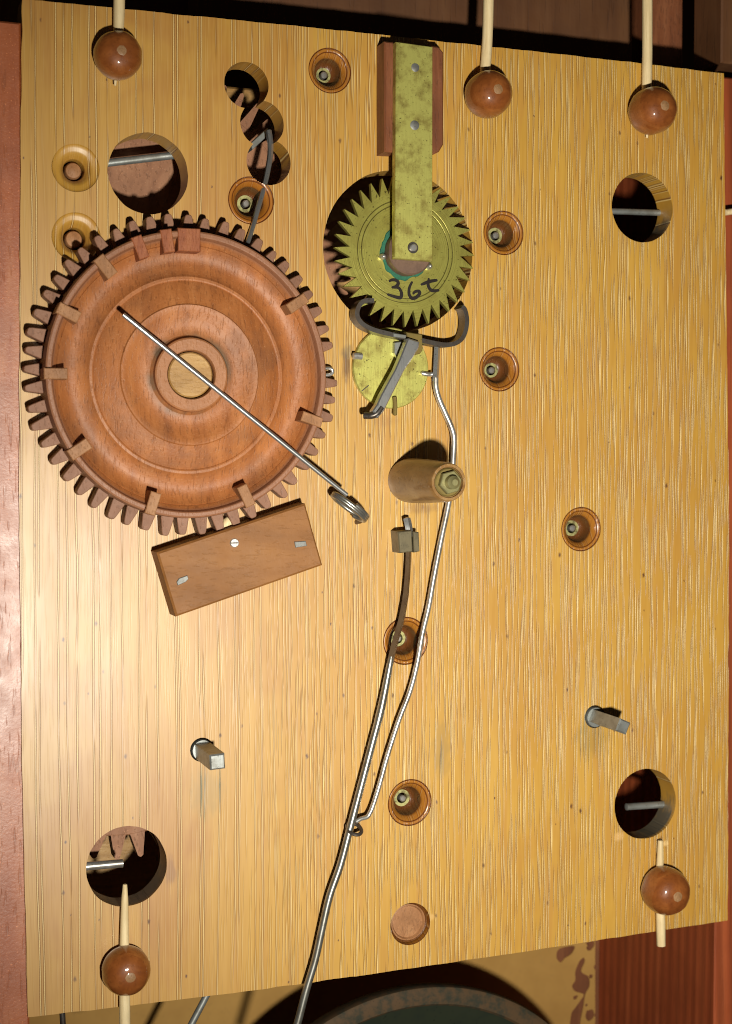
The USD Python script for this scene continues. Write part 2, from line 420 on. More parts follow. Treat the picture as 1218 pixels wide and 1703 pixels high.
metal('steel', (0.50, 0.50, 0.50), rough=0.30, metallic=0.85, tarnish=(0.28, 0.26, 0.24), amount=0.5)
metal('bright_steel', (0.68, 0.66, 0.63), rough=0.28, metallic=0.8, tarnish=(0.26, 0.21, 0.16), amount=0.75, pit=0.5)
metal('grey_steel', (0.27, 0.28, 0.27), rough=0.42, metallic=0.6, tarnish=(0.13, 0.12, 0.10), amount=0.6)
metal('dark_steel', (0.125, 0.11, 0.10), rough=0.36, metallic=0.75, tarnish=(0.06, 0.035, 0.02), amount=0.6)
metal('brown_steel', (0.17, 0.105, 0.055), rough=0.40, metallic=0.6, tarnish=(0.08, 0.04, 0.018), amount=0.6)
metal('lead', (0.20, 0.20, 0.19), rough=0.5, metallic=0.4, tarnish=(0.09, 0.08, 0.07), amount=0.7)
metal('patina', (0.012, 0.115, 0.062), rough=0.7, metallic=0.0, tarnish=(0.01, 0.05, 0.035), amount=0.7, scale=1400)
metal('hub_brown', (0.155, 0.090, 0.062), rough=0.55, metallic=0.25, tarnish=(0.09, 0.05, 0.036), amount=0.6, scale=600)
metal('bell_metal', (0.018, 0.022, 0.013), rough=0.62, spec=0.12, metallic=0.0, tarnish=(0.014, 0.018, 0.012), amount=0.9, scale=220)
metal('bell_rim_metal', (0.075, 0.044, 0.022), rough=0.65, spec=0.15, metallic=0.0, tarnish=(0.025, 0.028, 0.02), amount=0.9, scale=420)
metal('ink', (0.012, 0.007, 0.005), rough=0.4, metallic=0.0, amount=0.2)
def paper():
    g = G(); pos = g('geometry')('position')
    n1 = g.noise(pos, 55.0, 4.0, 0.6)
    c = g.ramp(n1, (0.3, (0.31, 0.165, 0.042)), (0.7, (0.40, 0.225, 0.062)))
    c = g.mix(g.step(g.noise(pos, 900.0, 3.0), 0.55, 0.75, 0, 0.35), c, (0.30, 0.17, 0.05))
    g.out('paper', base_color=c, roughness=0.75, specular_ior_level=0.25, normal=g.bump(n1, 0.0002, 0.4))
paper()

# ---------------------------------------------------------------- clock case behind the plate
def flat_box(px0, py0, px1, py1, z0, z1, slant=0.0):
    a, b = U(px0, py0, z1), U(px1, py1, z1)
    return prism(Polygon([(a[0], a[1]), (b[0], a[1]), (b[0], b[1]), (a[0], b[1])]), z0, z1, 0.0004)

case = thing('clock_case', 'red brown wooden clock case whose boards show round the plate edges', 'clock case', U(609, 1850, -0.045))
a, b = U(-300, -330, -.062), U(1600, 2050, -.062)
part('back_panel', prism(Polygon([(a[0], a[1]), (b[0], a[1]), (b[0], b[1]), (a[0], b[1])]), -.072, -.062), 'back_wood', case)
part('side_rail', flat_box(-260, 8, 52, 2000, -.030, -.0008), 'stile_wood', case, label='worn pinkish brown rail left of the plate')
part('side_rail', flat_box(1203, 127.2, 1420, 2000, -.062, -.0068), 'case_red_wood', case, label='thin strip of red rail right of the plate')
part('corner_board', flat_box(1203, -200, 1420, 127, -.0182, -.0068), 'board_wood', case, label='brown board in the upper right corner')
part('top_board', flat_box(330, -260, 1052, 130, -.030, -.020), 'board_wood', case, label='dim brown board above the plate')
part('top_post', flat_box(1084, -260, 1136, 150, -.034, -.022), 'dark_block_wood', case, label='narrow red brown upright behind the right toothpick')

# paper label pasted on the back panel, torn along its right edge
pl = pxpoly([(-200, 1350), (990, 1350), (990, 2000), (-200, 2000)], -.0618)
tears = []
def blob(pts):
    q = [U(820 + x / 2.922, 1120 + y / 2.922, -.0618)[:2] for x, y in pts]
    tears.append(Polygon(spline([np.r_[p, 0] for p in q + [q[0]]], 6)[:-1, :2]).buffer(0))
blob([(310, 1355), (330, 1335), (395, 1325), (385, 1360), (350, 1385), (330, 1405), (310, 1385)])
blob([(440, 1380), (447, 1400), (430, 1450), (465, 1475), (470, 1520), (450, 1560), (440, 1620), (425, 1700), (430, 1760), (375, 1760), (380, 1660), (400, 1625), (425, 1590), (440, 1560), (400, 1545), (385, 1520), (400, 1490), (400, 1450), (420, 1400)])
blob([(455, 1640), (485, 1635), (490, 1670), (465, 1690), (450, 1670)])
blob([(450, 1310), (490, 1300), (490, 1330), (470, 1335)])
blob([(390, 1570), (410, 1565), (408, 1580), (393, 1585)])
for i in range(26):
    x, y = 985 + random.uniform(-12, 5), 1480 + i * 16
    tears.append(disc(x, y, random.uniform(2, 6), -.0618, 9, 0.4, i) if i % 3 == 0 else disc(991, y, random.uniform(1, 4), -.0618, 9, 0.4, i))
pl = pl.difference(unary_union([t.buffer(0) for t in tears]))
single('paper_label', prism(pl, -.06195, -.0617), 'paper', 'tan paper label pasted on the case back with torn right edge', 'paper label', smooth=False)

# bell at the bottom
bc = U(690, 2010, -.018); br = R(690, 2010, 366, -.018)
bell = thing('bell', 'dark green rimmed round bell at the bottom edge of the case', 'bell', bc)
part('bell_dish', fix(lathe([(0, -.006), (br * .3, -.0055), (br * .7, -.003), (br * .9, -.0008), (br * .915, -.0004), (br * .915, -.003), (br * .7, -.007), (0, -.009)], 160, bc)), 'bell_metal', bell)
part('bell_rim', fix(lathe([(br * .913, -.002), (br * .913, .0006), (br * .925, .0013), (br * .97, .0013), (br * .995, .0006), (br, -.0008), (br * .985, -.004), (br * .913, -.002)], 160, bc)), 'bell_rim_metal', bell)
single('bell_stand_rod', tube(pxpath([(352, 1640), (338, 1667), (322, 1697), (300, 1740), (280, 1780)], -.020), 0.00075), 'grey_steel', 'grey steel rod slanting out below the lower left of the plate', 'rod')
single('wire_stub', tube(pxpath([(101, 1660), (104, 1690), (107, 1740)], -.016), 0.0006), 'dark_steel', 'dark wire end below the bottom left corner of the plate', 'wire')

# ---------------------------------------------------------------- wooden wheels and pins seen through the holes
def inner_wheel(px, py, rroot, rtip, n, phase, z, thick, label):
    c = U(px, py, z); s = R(px, py, 1, z)
    t = thing('inner_wheel', label, 'gear wheel', c, group='wooden wheels behind the plate')
    part('wheel_disc', prism(Point(c[0], c[1]).buffer(rroot * s, 48), z - thick, z, 0.0003), 'inner_wheel_wood', t)
    for k in range(n):
        a = math.radians(phase + 360 * k / n); w0 = math.pi / n * 0.80 * rroot; w1 = w0 * 0.34
        po = Polygon([(rroot - 4, -w0), (rtip - 3, -w1), (rtip, 0), (rtip - 3, w1), (rroot - 4, w0)])
        po = affinity.translate(affinity.rotate(affinity.scale(po, s, s, origin=(0, 0)), math.degrees(a), origin=(0, 0)), c[0], c[1])
        part('tooth', prism(po, z - thick + .0001, z - .0001), 'inner_wheel_wood', t, smooth=False)
inner_wheel(325, 335, 158, 205, 40, 66, -.0155, .004, 'brown wooden gear behind the upper left hole and the three joined holes')
inner_wheel(455, 440, 112, 140, 34, 3, -.022, .004, 'brown wooden gear seen at the left of the large hole behind the brass wheel')
inner_wheel(205, 1215, 176, 216, 34, -93, -.0155, .004, 'brown wooden gear whose teeth point down in the lower left hole')
inner_wheel(705, 640, 120, 148, 34, 3, -.020, .004, 'brown wooden gear behind the lower edge of the large hole')

def pin(a, b, z, r, mat, label):
    single('cross_pin', tube(pxpath([a, ((a[0] + b[0]) / 2, (a[1] + b[1]) / 2), b], z), r, 16), mat, label, 'pin', 'steel pins crossing the plate holes')
pin((150, 274), (289, 258), -.0085, .00078, 'grey_steel', 'bluish grey steel pin across the upper left hole')
pin((990, 350), (1106, 354), -.0055, .00068, 'grey_steel', 'thin grey steel pin across the upper right hole')
pin((1042, 1342), (1150, 1335), -.0052, .0008, 'grey_steel', 'ridged grey steel pin across the lower right hole')
pin((110, 1444), (204, 1436), -.0055, .00085, 'bright_steel', 'bright silvery pin reaching halfway across the lower left hole')

single('rear_plate', prism(pxpoly([(120, 120), (800, 180), (800, 1500), (120, 1560)], -.036), -.042, -.036, .0005), 'arbor_wood', 'ochre rear plate of the movement glimpsed behind the gear in the lower left hole', 'rear plate')
# ---------------------------------------------------------------- the oak front plate
PLATE = [(37, -3), (34, 300), (32, 850), (38, 1350), (47, 1692), (200, 1675), (380, 1653), (620, 1620), (860, 1585), (1040, 1557), (1211, 1531), (1213, 850), (1206, 300), (1204, 122), (1050, 103), (834, 79), (525, 46), (270, 21)]
T = .0063
BIG = [(247, 288, 68), (1069, 345, 58), (1074, 1337, 58), (211, 1441, 67)]
CLUSTER = [(410, 141, 38.5), (436, 205, 38), (447, 269, 38.5)]
REC = [(549, 117, 38, 0), (838, 387, 37, 0), (831, 614, 37, 0), (967, 880, 37, 0), (675, 1066, 40, 0), (682, 1335, 39, 0), (418, 333, 40, 0), (126, 279, 40, 1), (127, 394, 41, 1)]
SQ = [(336, 1247, 20), (990, 1192, 19)]
PLUG = (683, 1537, 35)
plate_thing = thing('front_plate', 'large flat oak clock plate with round holes and turned recesses', 'clock plate', U(609, 1640, -T))
outline = pxpoly(PLATE, 0)
edge = []
ring = np.array(outline.exterior.coords)
for a, b in zip(ring[:-1], ring[1:]):
    n = max(2, int(np.linalg.norm(b - a) / .0012))
    for k in range(n):
        edge.append(a + (b - a) * k / n)
edge = np.array(edge)
edge += (meshkit.fbm(np.c_[edge * 260, np.zeros(len(edge))], 4, 3)[:, None] - .5) * .00035
outline = Polygon(edge).buffer(0)
# the recess under the three joined holes bites into the recess near it
cut = [disc(*c[:3], 0, 72, 0.018, i) for i, c in enumerate(BIG)] + [disc(*c, 0, 48, 0.02, 9 + i) for i, c in enumerate(CLUSTER)]
esc = disc(664, 417, 134, 0, 96, 0.012, 31)
cut += [esc, disc(*SQ[0], 0), disc(*SQ[1], 0), disc(*PLUG, 0, 48)] + [disc(*c[:3], 0, 56) for c in REC]
board = outline
for c in cut:
    board = board.difference(c.buffer(0))
part('board', prism(board, -T, 0), 'oak', plate_thing, smooth=30)
clus = unary_union([disc(*c, 0, 48, 0.02, 9 + i).buffer(0) for i, c in enumerate(CLUSTER)])
for i, (x, y, r, kind) in enumerate(REC):
    c, rr = U(x, y, 0), R(x, y, r, 0)
    if kind == 0:
        pr = [(1, 0), (.985, -.045), (.965, -.05), (.945, -.015), (.90, -.002), (.83, -.03), (.75, -.10), (.67, -.20), (.62, -.29), (.60, -.37), (.585, -.52), (.54, -.74), (.46, -.87), (.34, -.93)]
    else:
        pr = [(1, 0), (.99, -.04), (.95, -.09), (.86, -.14), (.74, -.17), (.66, -.22), (.58, -.32), (.53, -.42), (.48, -.50), (.45, -.58), (.44, -1.15)]
    dz = random.uniform(.92, 1.08)
    me = lathe([(a * rr, b * rr * (dz if a < .6 else 1)) for a, b in pr], 64, c, .02, 40 + i)
    if me.face_normals[:, 2].mean() < 0: me.invert()
    lab = None
    if i == 6:                                                          # its upper right edge is cut away by the lowest joined hole
        keep = [not clus.contains(Point(*q[:2])) for q in me.triangles_center]
        me.update_faces(np.array(keep)); me.remove_unreferenced_vertices()
        lab = 'recess broken into by the joined holes'
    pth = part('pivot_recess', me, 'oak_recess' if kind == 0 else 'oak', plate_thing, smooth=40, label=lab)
    if kind == 0:
        zb = -.92 * rr
        part('bushing', prism(Point(c[0], c[1]).buffer(rr * .36).difference(Point(c[0], c[1]).buffer(rr * .23)), zb - .0012, zb), 'bush_brass', pth)
        hub = U(x, y, 0)
        pv = [(0, zb + .0007), (.0005, zb + .0007), (.00070, zb + .0005), (.00074, zb - .003), (0, zb - .003)]
        names = ['above and left of the brass bar', 'right of the brass wheel', 'below the one right of the brass wheel', 'alone on the right half of the plate', 'under the pendulum strip', 'right of the wire loop on the pendulum rod', 'beside the bent lever above the wooden wheel']
        single('arbor_pivot', fix(lathe(pv, 20, c)), 'bright_steel', 'small round steel pivot in the recess ' + names[i], 'pivot', 'steel pivots in the recesses')
    else:
        q = .44 * rr
        single('arbor_end', fix(lathe([(0, -.55 * rr), (q * .35, -.56 * rr), (q * .7, -.62 * rr), (q * .82, -.72 * rr), (q * .84, -1.2 * rr), (0, -1.2 * rr)], 28, c)), 'peg_wood',
               ['rounded wooden arbor end in the upper of two plain recesses at left', 'rounded wooden arbor end in the recess touched by a wheel tooth'][i - 7], 'arbor', 'wooden arbor ends in the plain recesses')
c, rr = U(*PLUG[:2], 0), R(*PLUG, 0)
pg = thing('wooden_plug', 'round reddish wooden plug sunk in the plate near the bottom edge', 'plug', c + np.array([0, 0, -.0062]))
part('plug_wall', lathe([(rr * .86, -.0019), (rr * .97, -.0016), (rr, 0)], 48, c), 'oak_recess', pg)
part('plug_face', fix(lathe([(0, -.0017), (rr * .5, -.0016), (rr * .74, -.0017), (rr * .80, -.0012), (rr * .86, -.0013), (rr * .87, -.0062), (0, -.0062)], 48, c)), 'peg_wood', pg)

# ---------------------------------------------------------------- the large wooden wheel
ZT = .0038
wc = U(309, 625, ZT); ws = R(309, 625, 1, ZT)
wc0 = np.array([wc[0], wc[1], 0])
wheel = thing('wooden_gear', 'large reddish brown turned wooden gear wheel with tapered teeth', 'gear wheel', wc0)
prof = [(39, 1.0), (39, 8.3), (41, 8.75), (58, 8.8), (60.5, 8.6), (61.5, 7.4), (66, 6.8), (74, 6.5), (84, 6.6), (95, 7.0), (105, 7.55), (111, 7.8), (115, 7.85), (116.2, 7.7), (117, 7.5), (122, 7.25), (130, 6.9), (140, 6.4), (150, 5.8), (155, 5.5), (156, 5.4), (157, 5.55), (159, 5.65), (163, 5.6), (165, 5.4), (167, 5.15), (172, 4.75), (180, 4.3), (188, 4.05), (196, 4.1), (204, 4.5), (210, 5.0), (214.5, 5.5), (215.3, 5.36), (216.3, 5.65), (220, 6.1), (223.5, 6.6), (225, 7.5), (226.5, 7.85), (228, 7.95), (233, 7.95), (235.5, 7.75), (236.6, 7.2), (237, 3.0), (237, 0.6), (39, 0.6)]
def wheel_mat():
    g = G(); pos = g('texture_coordinate')('object'); wp = pos
    sep = g('separate_xyz', vector=pos)
    r = g('vector_math', math_type='length', vector1=g('combine_xyz', x=sep('x'), y=0.0, z=sep('z'))('vector'))('value')
    band = g.noise(g.scaled(pos, (420, 200, 60)), 1.0, 4.0, 0.62, 0.3)
    c = g.ramp(band, (0.28, (0.245, 0.076, 0.019)), (0.5, (0.330, 0.110, 0.029)), (0.74, (0.41, 0.152, 0.046)))
    wear = g.noise(pos, 95.0, 4.0, 0.6)
    c = g.mix(g.step(wear, 0.42, 0.66, 0, 0.5), c, (0.140, 0.055, 0.024))
    ringn = g.noise(g('combine_xyz', x=g.math('multiply', r, 900.0), y=wear, z=0.0)('vector'), 1.0, 3.0)
    c = g.mix(g.step(ringn, 0.45, 0.7, 0, 0.4), c, (0.35, 0.125, 0.036))
    pores = g.step(g.noise(g.scaled(pos, (3200, 900, 520)), 1.0, 2.0, 0.6), 0.55, 0.70)
    c = g.mix(g.math('multiply', pores, 0.34), c, (0.075, 0.022, 0.009))
    glint = g.step(g.noise(pos, 2900.0, 2.0, 0.7), 0.60, 0.72)
    c = g.mix(g.math('multiply', glint, 0.32), c, (0.50, 0.27, 0.13))
    c = g.mix(g.step(r, 219 * ws, 224 * ws, 0.0, 0.75), c, (0.225, 0.100, 0.055))
    # old grease round the hub, bluish grey, patchy
    gr = g.math('multiply', g.step(r, 78 * ws, 63 * ws), g.step(r, 60.5 * ws, 62 * ws))
    c = g.mix(g.math('multiply', gr, g.step(g.noise(pos, 130.0, 3.0), 0.40, 0.60, 0.15, 0.8)), c, (0.085, 0.078, 0.055))
    hubf = g.step(r, 61 * ws, 60 * ws)
    c = g.mix(g.math('multiply', hubf, 0.6), c, (0.31, 0.135, 0.058))
    h = g.math('subtract', g.math('multiply', g.noise(pos, 1900.0, 3.0, 0.6), 0.8), g.math('multiply', pores, 0.6))
    h = g.math('multiply_add', ringn, 0.5, h)
    rg = g.math('multiply_add', wear, 0.22, 0.44)
    g.out('turned_wood', base_color=c, roughness=rg, normal=g.bump(h, 0.00009, 0.7), specular_ior_level=0.5)
wheel_mat()
def dense(p, k=4):
    out = []
    for a, b in zip(p[:-1], p[1:]):
        out += [tuple(np.array(a) + (np.array(b) - np.array(a)) * t / k) for t in range(k)]
    return out + [p[-1]]
body = fix(lathe([(a * ws, b * MM) for a, b in prof], 180, wc0))
part('wheel_body', body, 'turned_wood', wheel, smooth=28)
NT = 52
for k in range(NT):
    a = 88.8 + 360 * k / NT
    d = (a + 180) % 360 - 180
    if abs(d - 3.5) < 360 / NT / 2:
        continue
    j = random.uniform(-.5, .5)
    tip = 267.5 + random.uniform(-3, 1.5); w0 = 10.4 + random.uniform(-.8, .6); w1 = 5.9 + random.uniform(-.6, .9)
    po = Polygon([(228, -w0), (240, -w0), (tip - 6, -w1 - .6), (tip - 2, -w1 + .7), (tip, -w1 + 3.2), (tip, w1 - 3.2), (tip - 2, w1 - .7), (tip - 6, w1 + .6), (240, w0), (228, w0)])
    po = affinity.translate(affinity.rotate(affinity.scale(po, ws, ws, origin=(0, 0)), a + j, origin=(0, 0)), wc[0], wc[1])
    part('tooth', prism(po, .0007, ZT + random.uniform(-.0001, .0001), .00012), 'tooth_wood', wheel, smooth=30)
for (x, y, w, red) in [(230, 412, 18, 1), (277, 400, 19, 1), (319, 399, 38, 1), (168, 446, 20, 0), (107, 517, 19, 0), (89, 624, 18, 0), (131, 748, 19, 0), (248, 831, 18, 0), (400, 819, 18, 0), (509, 690, 17, 0), (494, 510, 18, 0)]:
    zp = .0084
    q = U(x, y, zp)[:2] - wc[:2]
    a = math.degrees(math.atan2(q[1], q[0]))
    po = Polygon([(202, -w / 2), (239.5, -w / 2), (239.5, w / 2), (202, w / 2)])
    a += random.uniform(-2, 2)
    po = affinity.translate(affinity.rotate(affinity.scale(po, ws, ws, origin=(0, 0)), a, origin=(0, 0)), wc[0], wc[1])
    part('rim_peg', prism(po, .0042, .0081 if red else .0087 + random.uniform(-.0002, .0003), .00015), 'red_peg_wood' if red else 'peg_wood', wheel, smooth=30)
# wire staple that replaces one missing tooth
st = []
for u, v in [(230, -6), (244, -6.5), (258, -6), (263, -3.5), (264, 0), (262, 3.5), (257, 5.5), (250, 5), (236, 4.5)]:
    a = math.radians(3.0); st.append([wc[0] + ws * (u * math.cos(a) - v * math.sin(a)), wc[1] + ws * (u * math.sin(a) + v * math.cos(a)), .0022])
part('wire_tooth', tube(spline(st, 6), .00036), 'bright_steel', wheel, label='bent steel wire in place of a lost tooth')
ad = U(318, 619, .0050)
part('arbor_face', fix(lathe([(0, .0079), (35 * ws, .0079), (37.3 * ws, .0076), (37.8 * ws, .001), (0, .001)], 48, wc0)), 'arbor_wood', wheel, label='pale end grain of the arbor in the hub')
# small pale dowel under the wheel
single('dowel_stub', tube(pxpath([(368, 878), (376, 871), (384, 866)], .0022), .0011), 'toothpick_wood', 'short pale dowel between wheel teeth and the tan block', 'dowel')

# ---------------------------------------------------------------- hook wire with coil over the wheel
hk = thing('hook_wire', 'straight silvery wire lying across the wooden wheel with coiled end', 'wire', U(605, 868, 0))
p0 = U(577, 823, .0075); p1 = U(205, 523, .0116)
line = np.array([p1 + (p0 - p1) * t for t in np.linspace(0, 1, 30)])
c0 = U(583, 841, .0047)
axis_t = (p0 - p1) / np.linalg.norm(p0 - p1)
xdir = np.array([axis_t[0], axis_t[1], 0]); xdir /= np.linalg.norm(xdir)
side = np.cross([0, 0, 1.0], xdir)
coil = []
for t in np.linspace(0, 2 * np.pi * 2.4, 120):
    f = t / (2 * np.pi * 2.4)
    coil.append(c0 + xdir * (.0042 * math.sin(t)) + np.array([0, 0, .0028 * math.cos(t)]) + side * (.0003 - .0011 * f))
coil = np.array(coil)
part('wire', tube(line, .00047, 12), 'steel', hk)
part('coil', tube(coil, .00047, 12), 'rod_steel', hk)
part('foot', tube(spline([coil[-1], U(600, 866, .0012), U(594, 868, .0004), U(592, 870, -.001)], 6), .00047, 10), 'brown_steel', hk)

# ---------------------------------------------------------------- tan block under the wheel
bz1 = .0056
bp = pxpoly([(261, 919), (508, 837), (537, 940), (293, 1026)], bz1)
tb = thing('tan_block', 'smooth tan wooden block tilted under the wooden wheel', 'wood block', np.r_[np.array(bp.centroid.coords[0]), 0])
part('block', prism(bp, 0, bz1, .0004), 'block_wood', tb, smooth=20)
sc = U(390, 903, bz1); sr = R(390, 903, 8, bz1)
sp = part('screw', fix(lathe([(0, bz1 + .00025), (sr * .8, bz1 + .00025), (sr, bz1), (sr, bz1 - .001), (0, bz1 - .001)], 24, np.r_[sc[:2], 0])), 'bright_steel', tb)
part('screw_slot', prism(Polygon([(sc[0] - sr * .9, sc[1] - sr * .16), (sc[0] + sr * .9, sc[1] - sr * .10), (sc[0] + sr * .9, sc[1] + sr * .2), (sc[0] - sr * .9, sc[1] + sr * .14)]), bz1 + .0002, bz1 + .00028), 'dark_steel', sp)
part('staple', prism(pxpoly([(294, 968), (298, 962), (312, 957), (314, 963), (309, 968), (296, 974)], bz1 + .0003), bz1 - .001, bz1 + .0003, .0001), 'lead', tb)
part('staple', prism(pxpoly([(490, 901), (509, 900), (511, 908), (492, 911)], bz1 + .0003), bz1 - .001, bz1 + .0003, .0001), 'lead', tb)

# ---------------------------------------------------------------- brass bridge bar on its dark block
BZ0, BZ1 = .0046, .0063
bk = pxpoly([(640, 68), (730, 77), (738, 86), (738, 240), (731, 252), (722, 256), (640, 252)], BZ0)
br_ = thing('bridge', 'long brass bar pinned to a dark red brown wooden block above the brass wheel', 'bridge', np.r_[np.array(bk.centroid.coords[0]), 0])
part('block', prism(bk, 0, BZ0, .0003), 'dark_block_wood', br_, smooth=25)
bar = pxpoly([(659, 69), (720, 77.5), (719.5, 434), (657, 429.5)], BZ1)
part('bar', prism(bar, BZ0 + .00005, BZ1, .00012), 'brass', br_, smooth=20)
for x, y, r in ((691, 112, 7.6), (690, 208, 8.6)):
    c, q = U(x, y, BZ1), R(x, y, r, BZ1)
    part('pin', fix(lathe([(0, .0002), (q * .6, .0002), (q * .95, .00005), (q, -.0008), (0, -.0008)], 20, c, 0.08, int(y))), 'lead', br_)

# ---------------------------------------------------------------- brass escape wheel
EZ = .0016
ec = U(675, 418, EZ); es = R(675, 418, 1, EZ); ec0 = np.array([ec[0], ec[1], 0])
ew = thing('escape_gear', 'brass saw toothed escape wheel marked 36t in black ink', 'escape wheel', ec0)
pts = []
for k in range(36):
    a = math.radians(-90 + 10 * k + 9.5)
    for r_, da in ((98.5 + random.uniform(-1, 1), -1.4), (125.8 + random.uniform(-.9, .5), -.1), (125.5, .35)):
        b = a + math.radians(da); pts.append((ec[0] + es * r_ * math.cos(b), ec[1] + es * r_ * math.sin(b)))
def brass_wheel_mat():
    g = G(); pos = g('texture_coordinate')('object'); sep = g('separate_xyz', vector=pos)
    r = g('vector_math', math_type='length', vector1=g('combine_xyz', x=sep('x'), y=0.0, z=sep('z'))('vector'))('value')
    n1 = g.noise(pos, 230.0, 5.0, 0.68)
    c = g.mix(g.step(n1, 0.40, 0.66, 0, 0.75), (0.55, 0.51, 0.12), (0.33, 0.28, 0.06))
    ang = g.math('arctan2', sep('z'), sep('x'))
    brush = g.noise(g('combine_xyz', x=g.math('multiply', r, 5200.0), y=g.math('multiply', ang, 1.6), z=0.0)('vector'), 1.0, 3.0)
    c = g.mix(g.step(brush, 0.35, 0.7, 0, 0.30), c, (0.25, 0.20, 0.045))
    lines = g.math('maximum', g.step(g.math('absolute', g.math('subtract', r, 85.5 * es)), 1.1 * es, 0.4 * es), g.step(g.math('absolute', g.math('subtract', r, 78.5 * es)), 1.1 * es, 0.4 * es))
    c = g.mix(g.math('multiply', lines, 0.8), c, (0.075, 0.058, 0.014))
    sp = g.step(g.noise(pos, 2100.0, 2.0, 0.6), 0.64, 0.72)
    c = g.mix(g.math('multiply', sp, 0.8), c, (0.07, 0.05, 0.014))
    h = g.math('subtract', g.math('multiply', brush, 0.8), lines)
    rg = g.math('multiply_add', n1, 0.25, 0.22)
    g.out('turned_brass', base_color=c, roughness=rg, metallic=0.7, normal=g.bump(h, 0.00005, 0.8))
brass_wheel_mat()
part('wheel_disc', prism(Polygon(pts).buffer(0), EZ - .0011, EZ), 'turned_brass', ew, smooth=20)
part('hub', fix(lathe([(0, .0044), (36 * es, .0044), (38.5 * es, .0041), (39 * es, EZ - .0002), (0, EZ - .0002)], 48, ec0 + np.array([0.3 * es, -3 * es, 0]), .03, 5)), 'hub_brown', ew)
part('patina_ring', fix(lathe([(37 * es, EZ + .0002), (44 * es, EZ + .0002), (45.5 * es, EZ - .0001), (37 * es, EZ - .0001)], 72, ec0 + np.array([-1 * es, -2 * es, 0]), .13, 8)), 'patina', ew)
pz = BZ1 + .0006; pc = U(689, 411, pz); pr_ = R(689, 411, 6.2, pz)
pc0 = np.array([pc[0], pc[1], 0])
part('pivot', fix(lathe([(0, pz), (pr_ * .7, pz), (pr_, pz - .0002), (pr_, .004), (0, .004)], 20, pc0)), 'bright_steel', ew)
part('pivot_collar', fix(lathe([(pr_ * 1.02, BZ1 + .0001), (pr_ * 1.5, BZ1 + .00012), (pr_ * 1.62, BZ1 - .0001), (pr_ * 1.02, BZ1 - .0001)], 24, pc0)), 'dark_steel', ew)
for x, y in ((639, 426), (716, 442)):
    c, q = U(x, y, EZ + .0012), R(x, y, 6, EZ)
    part('rivet', fix(lathe([(0, .0003), (q * .5, .0001), (q, -.0006), (q, -.0014), (0, -.0014)], 14, c, .12, int(x))), 'bright_steel', ew)
# handwritten 36t
def ink(strokes, wd):
    gs = []
    for s in strokes:
        p = spline([U(630 + x / 10.15, 370 + y / 10.15, EZ) for x, y in s], 8)
        k = len(p)
        for i in range(k - 1):
            w_ = wd * (0.75 + 0.35 * math.sin(math.pi * i / k)) * es
            gs.append(LineString([p[i][:2], p[i + 1][:2]]).buffer(w_, 6))
    return prism(unary_union(gs), EZ - .00005, EZ + .00006)
part('ink_mark', ink([[(185, 985), (240, 965), (305, 980), (330, 1030), (290, 1080), (235, 1095)], [(240, 1095), (330, 1100), (375, 1160), (385, 1230), (355, 1270), (250, 1245), (160, 1215)]], 2.7), 'ink', ew, smooth=False, label='handwritten 3')
part('ink_mark', ink([[(560, 1010), (525, 1080), (510, 1160), (520, 1230), (560, 1275), (630, 1265), (690, 1200), (680, 1160), (620, 1165), (585, 1195)]], 2.7), 'ink', ew, smooth=False, label='handwritten 6')
part('ink_mark', ink([[(845, 955), (835, 1040), (855, 1110), (910, 1150), (1005, 1145)], [(725, 1045), (790, 1020), (880, 990), (975, 975)]], 2.7), 'ink', ew, smooth=False, label='handwritten t')

# ---------------------------------------------------------------- brass disc below
DZ = .0011
dc = U(651, 612, DZ); ds = R(651, 612, 1, DZ)
bd = thing('brass_disc', 'round plain brass disc on the plate under the brass wheel', 'disc', np.array([dc[0], dc[1], 0]))
part('disc', fix(lathe([(0, DZ), (66 * ds, DZ), (67.5 * ds, DZ - .0002), (67.5 * ds, .0002), (0, .0002)], 72, np.array([dc[0], dc[1], 0]))), 'brass', bd)
part('pin', tube(spline(pxpath([(588, 592), (594, 592), (602, 593)], DZ + .0005), 4), .0007, 10), 'bright_steel', bd)
part('pin', tube(spline(pxpath([(700, 620), (709, 622), (718, 622.5)], [DZ + .0002, DZ + .0006, DZ + .0006]), 4), [.00025] + [.0005] * 7 + [.0006], 10), 'bright_steel', bd)
part('pin', tube(spline(pxpath([(656.5, 660), (657.5, 672), (657, 690)], DZ + .0005), 4), .0005, 10), 'dull_brass', bd)
part('slot_mark', prism(LineString([U(613, 641, DZ)[:2], U(602, 650, DZ)[:2]]).buffer(.0001), DZ - .0001, DZ + .00004), 'dark_steel', bd, smooth=False)

# ---------------------------------------------------------------- anchor with its crutch
an = thing('anchor', 'bent dark steel anchor strip hugging the bottom of the brass wheel', 'anchor', U(690, 580, 0))
def z7(x, y): return (560 + x / 5.075, 480 + y / 5.075)
AZ = .0042
ap = [z7(318, 100), z7(262, 98), z7(210, 120), z7(178, 180), z7(180, 240), z7(225, 300), z7(310, 345), z7(430, 378), z7(560, 405), z7(700, 432), z7(830, 460), z7(930, 474), z7(1010, 458), z7(1065, 415), z7(1095, 340), z7(1102, 250), z7(1085, 175), z7(1060, 150)]
ls = spline([U(x, y, AZ) for x, y in ap], 8)[:, :2]
strip = LineString(ls).buffer(.00047, cap_style=2, join_style=1)
part('strip', prism(strip, .0009, AZ, .00012), 'dark_steel', an, smooth=35)
part('saddle', prism(pxpoly([z7(590, 365), z7(725, 385), z7(728, 520), z7(705, 550), z7(660, 560), z7(625, 520), z7(600, 430)], .0046), .0012, .0046, .00015), 'dull_brass', an, smooth=30)
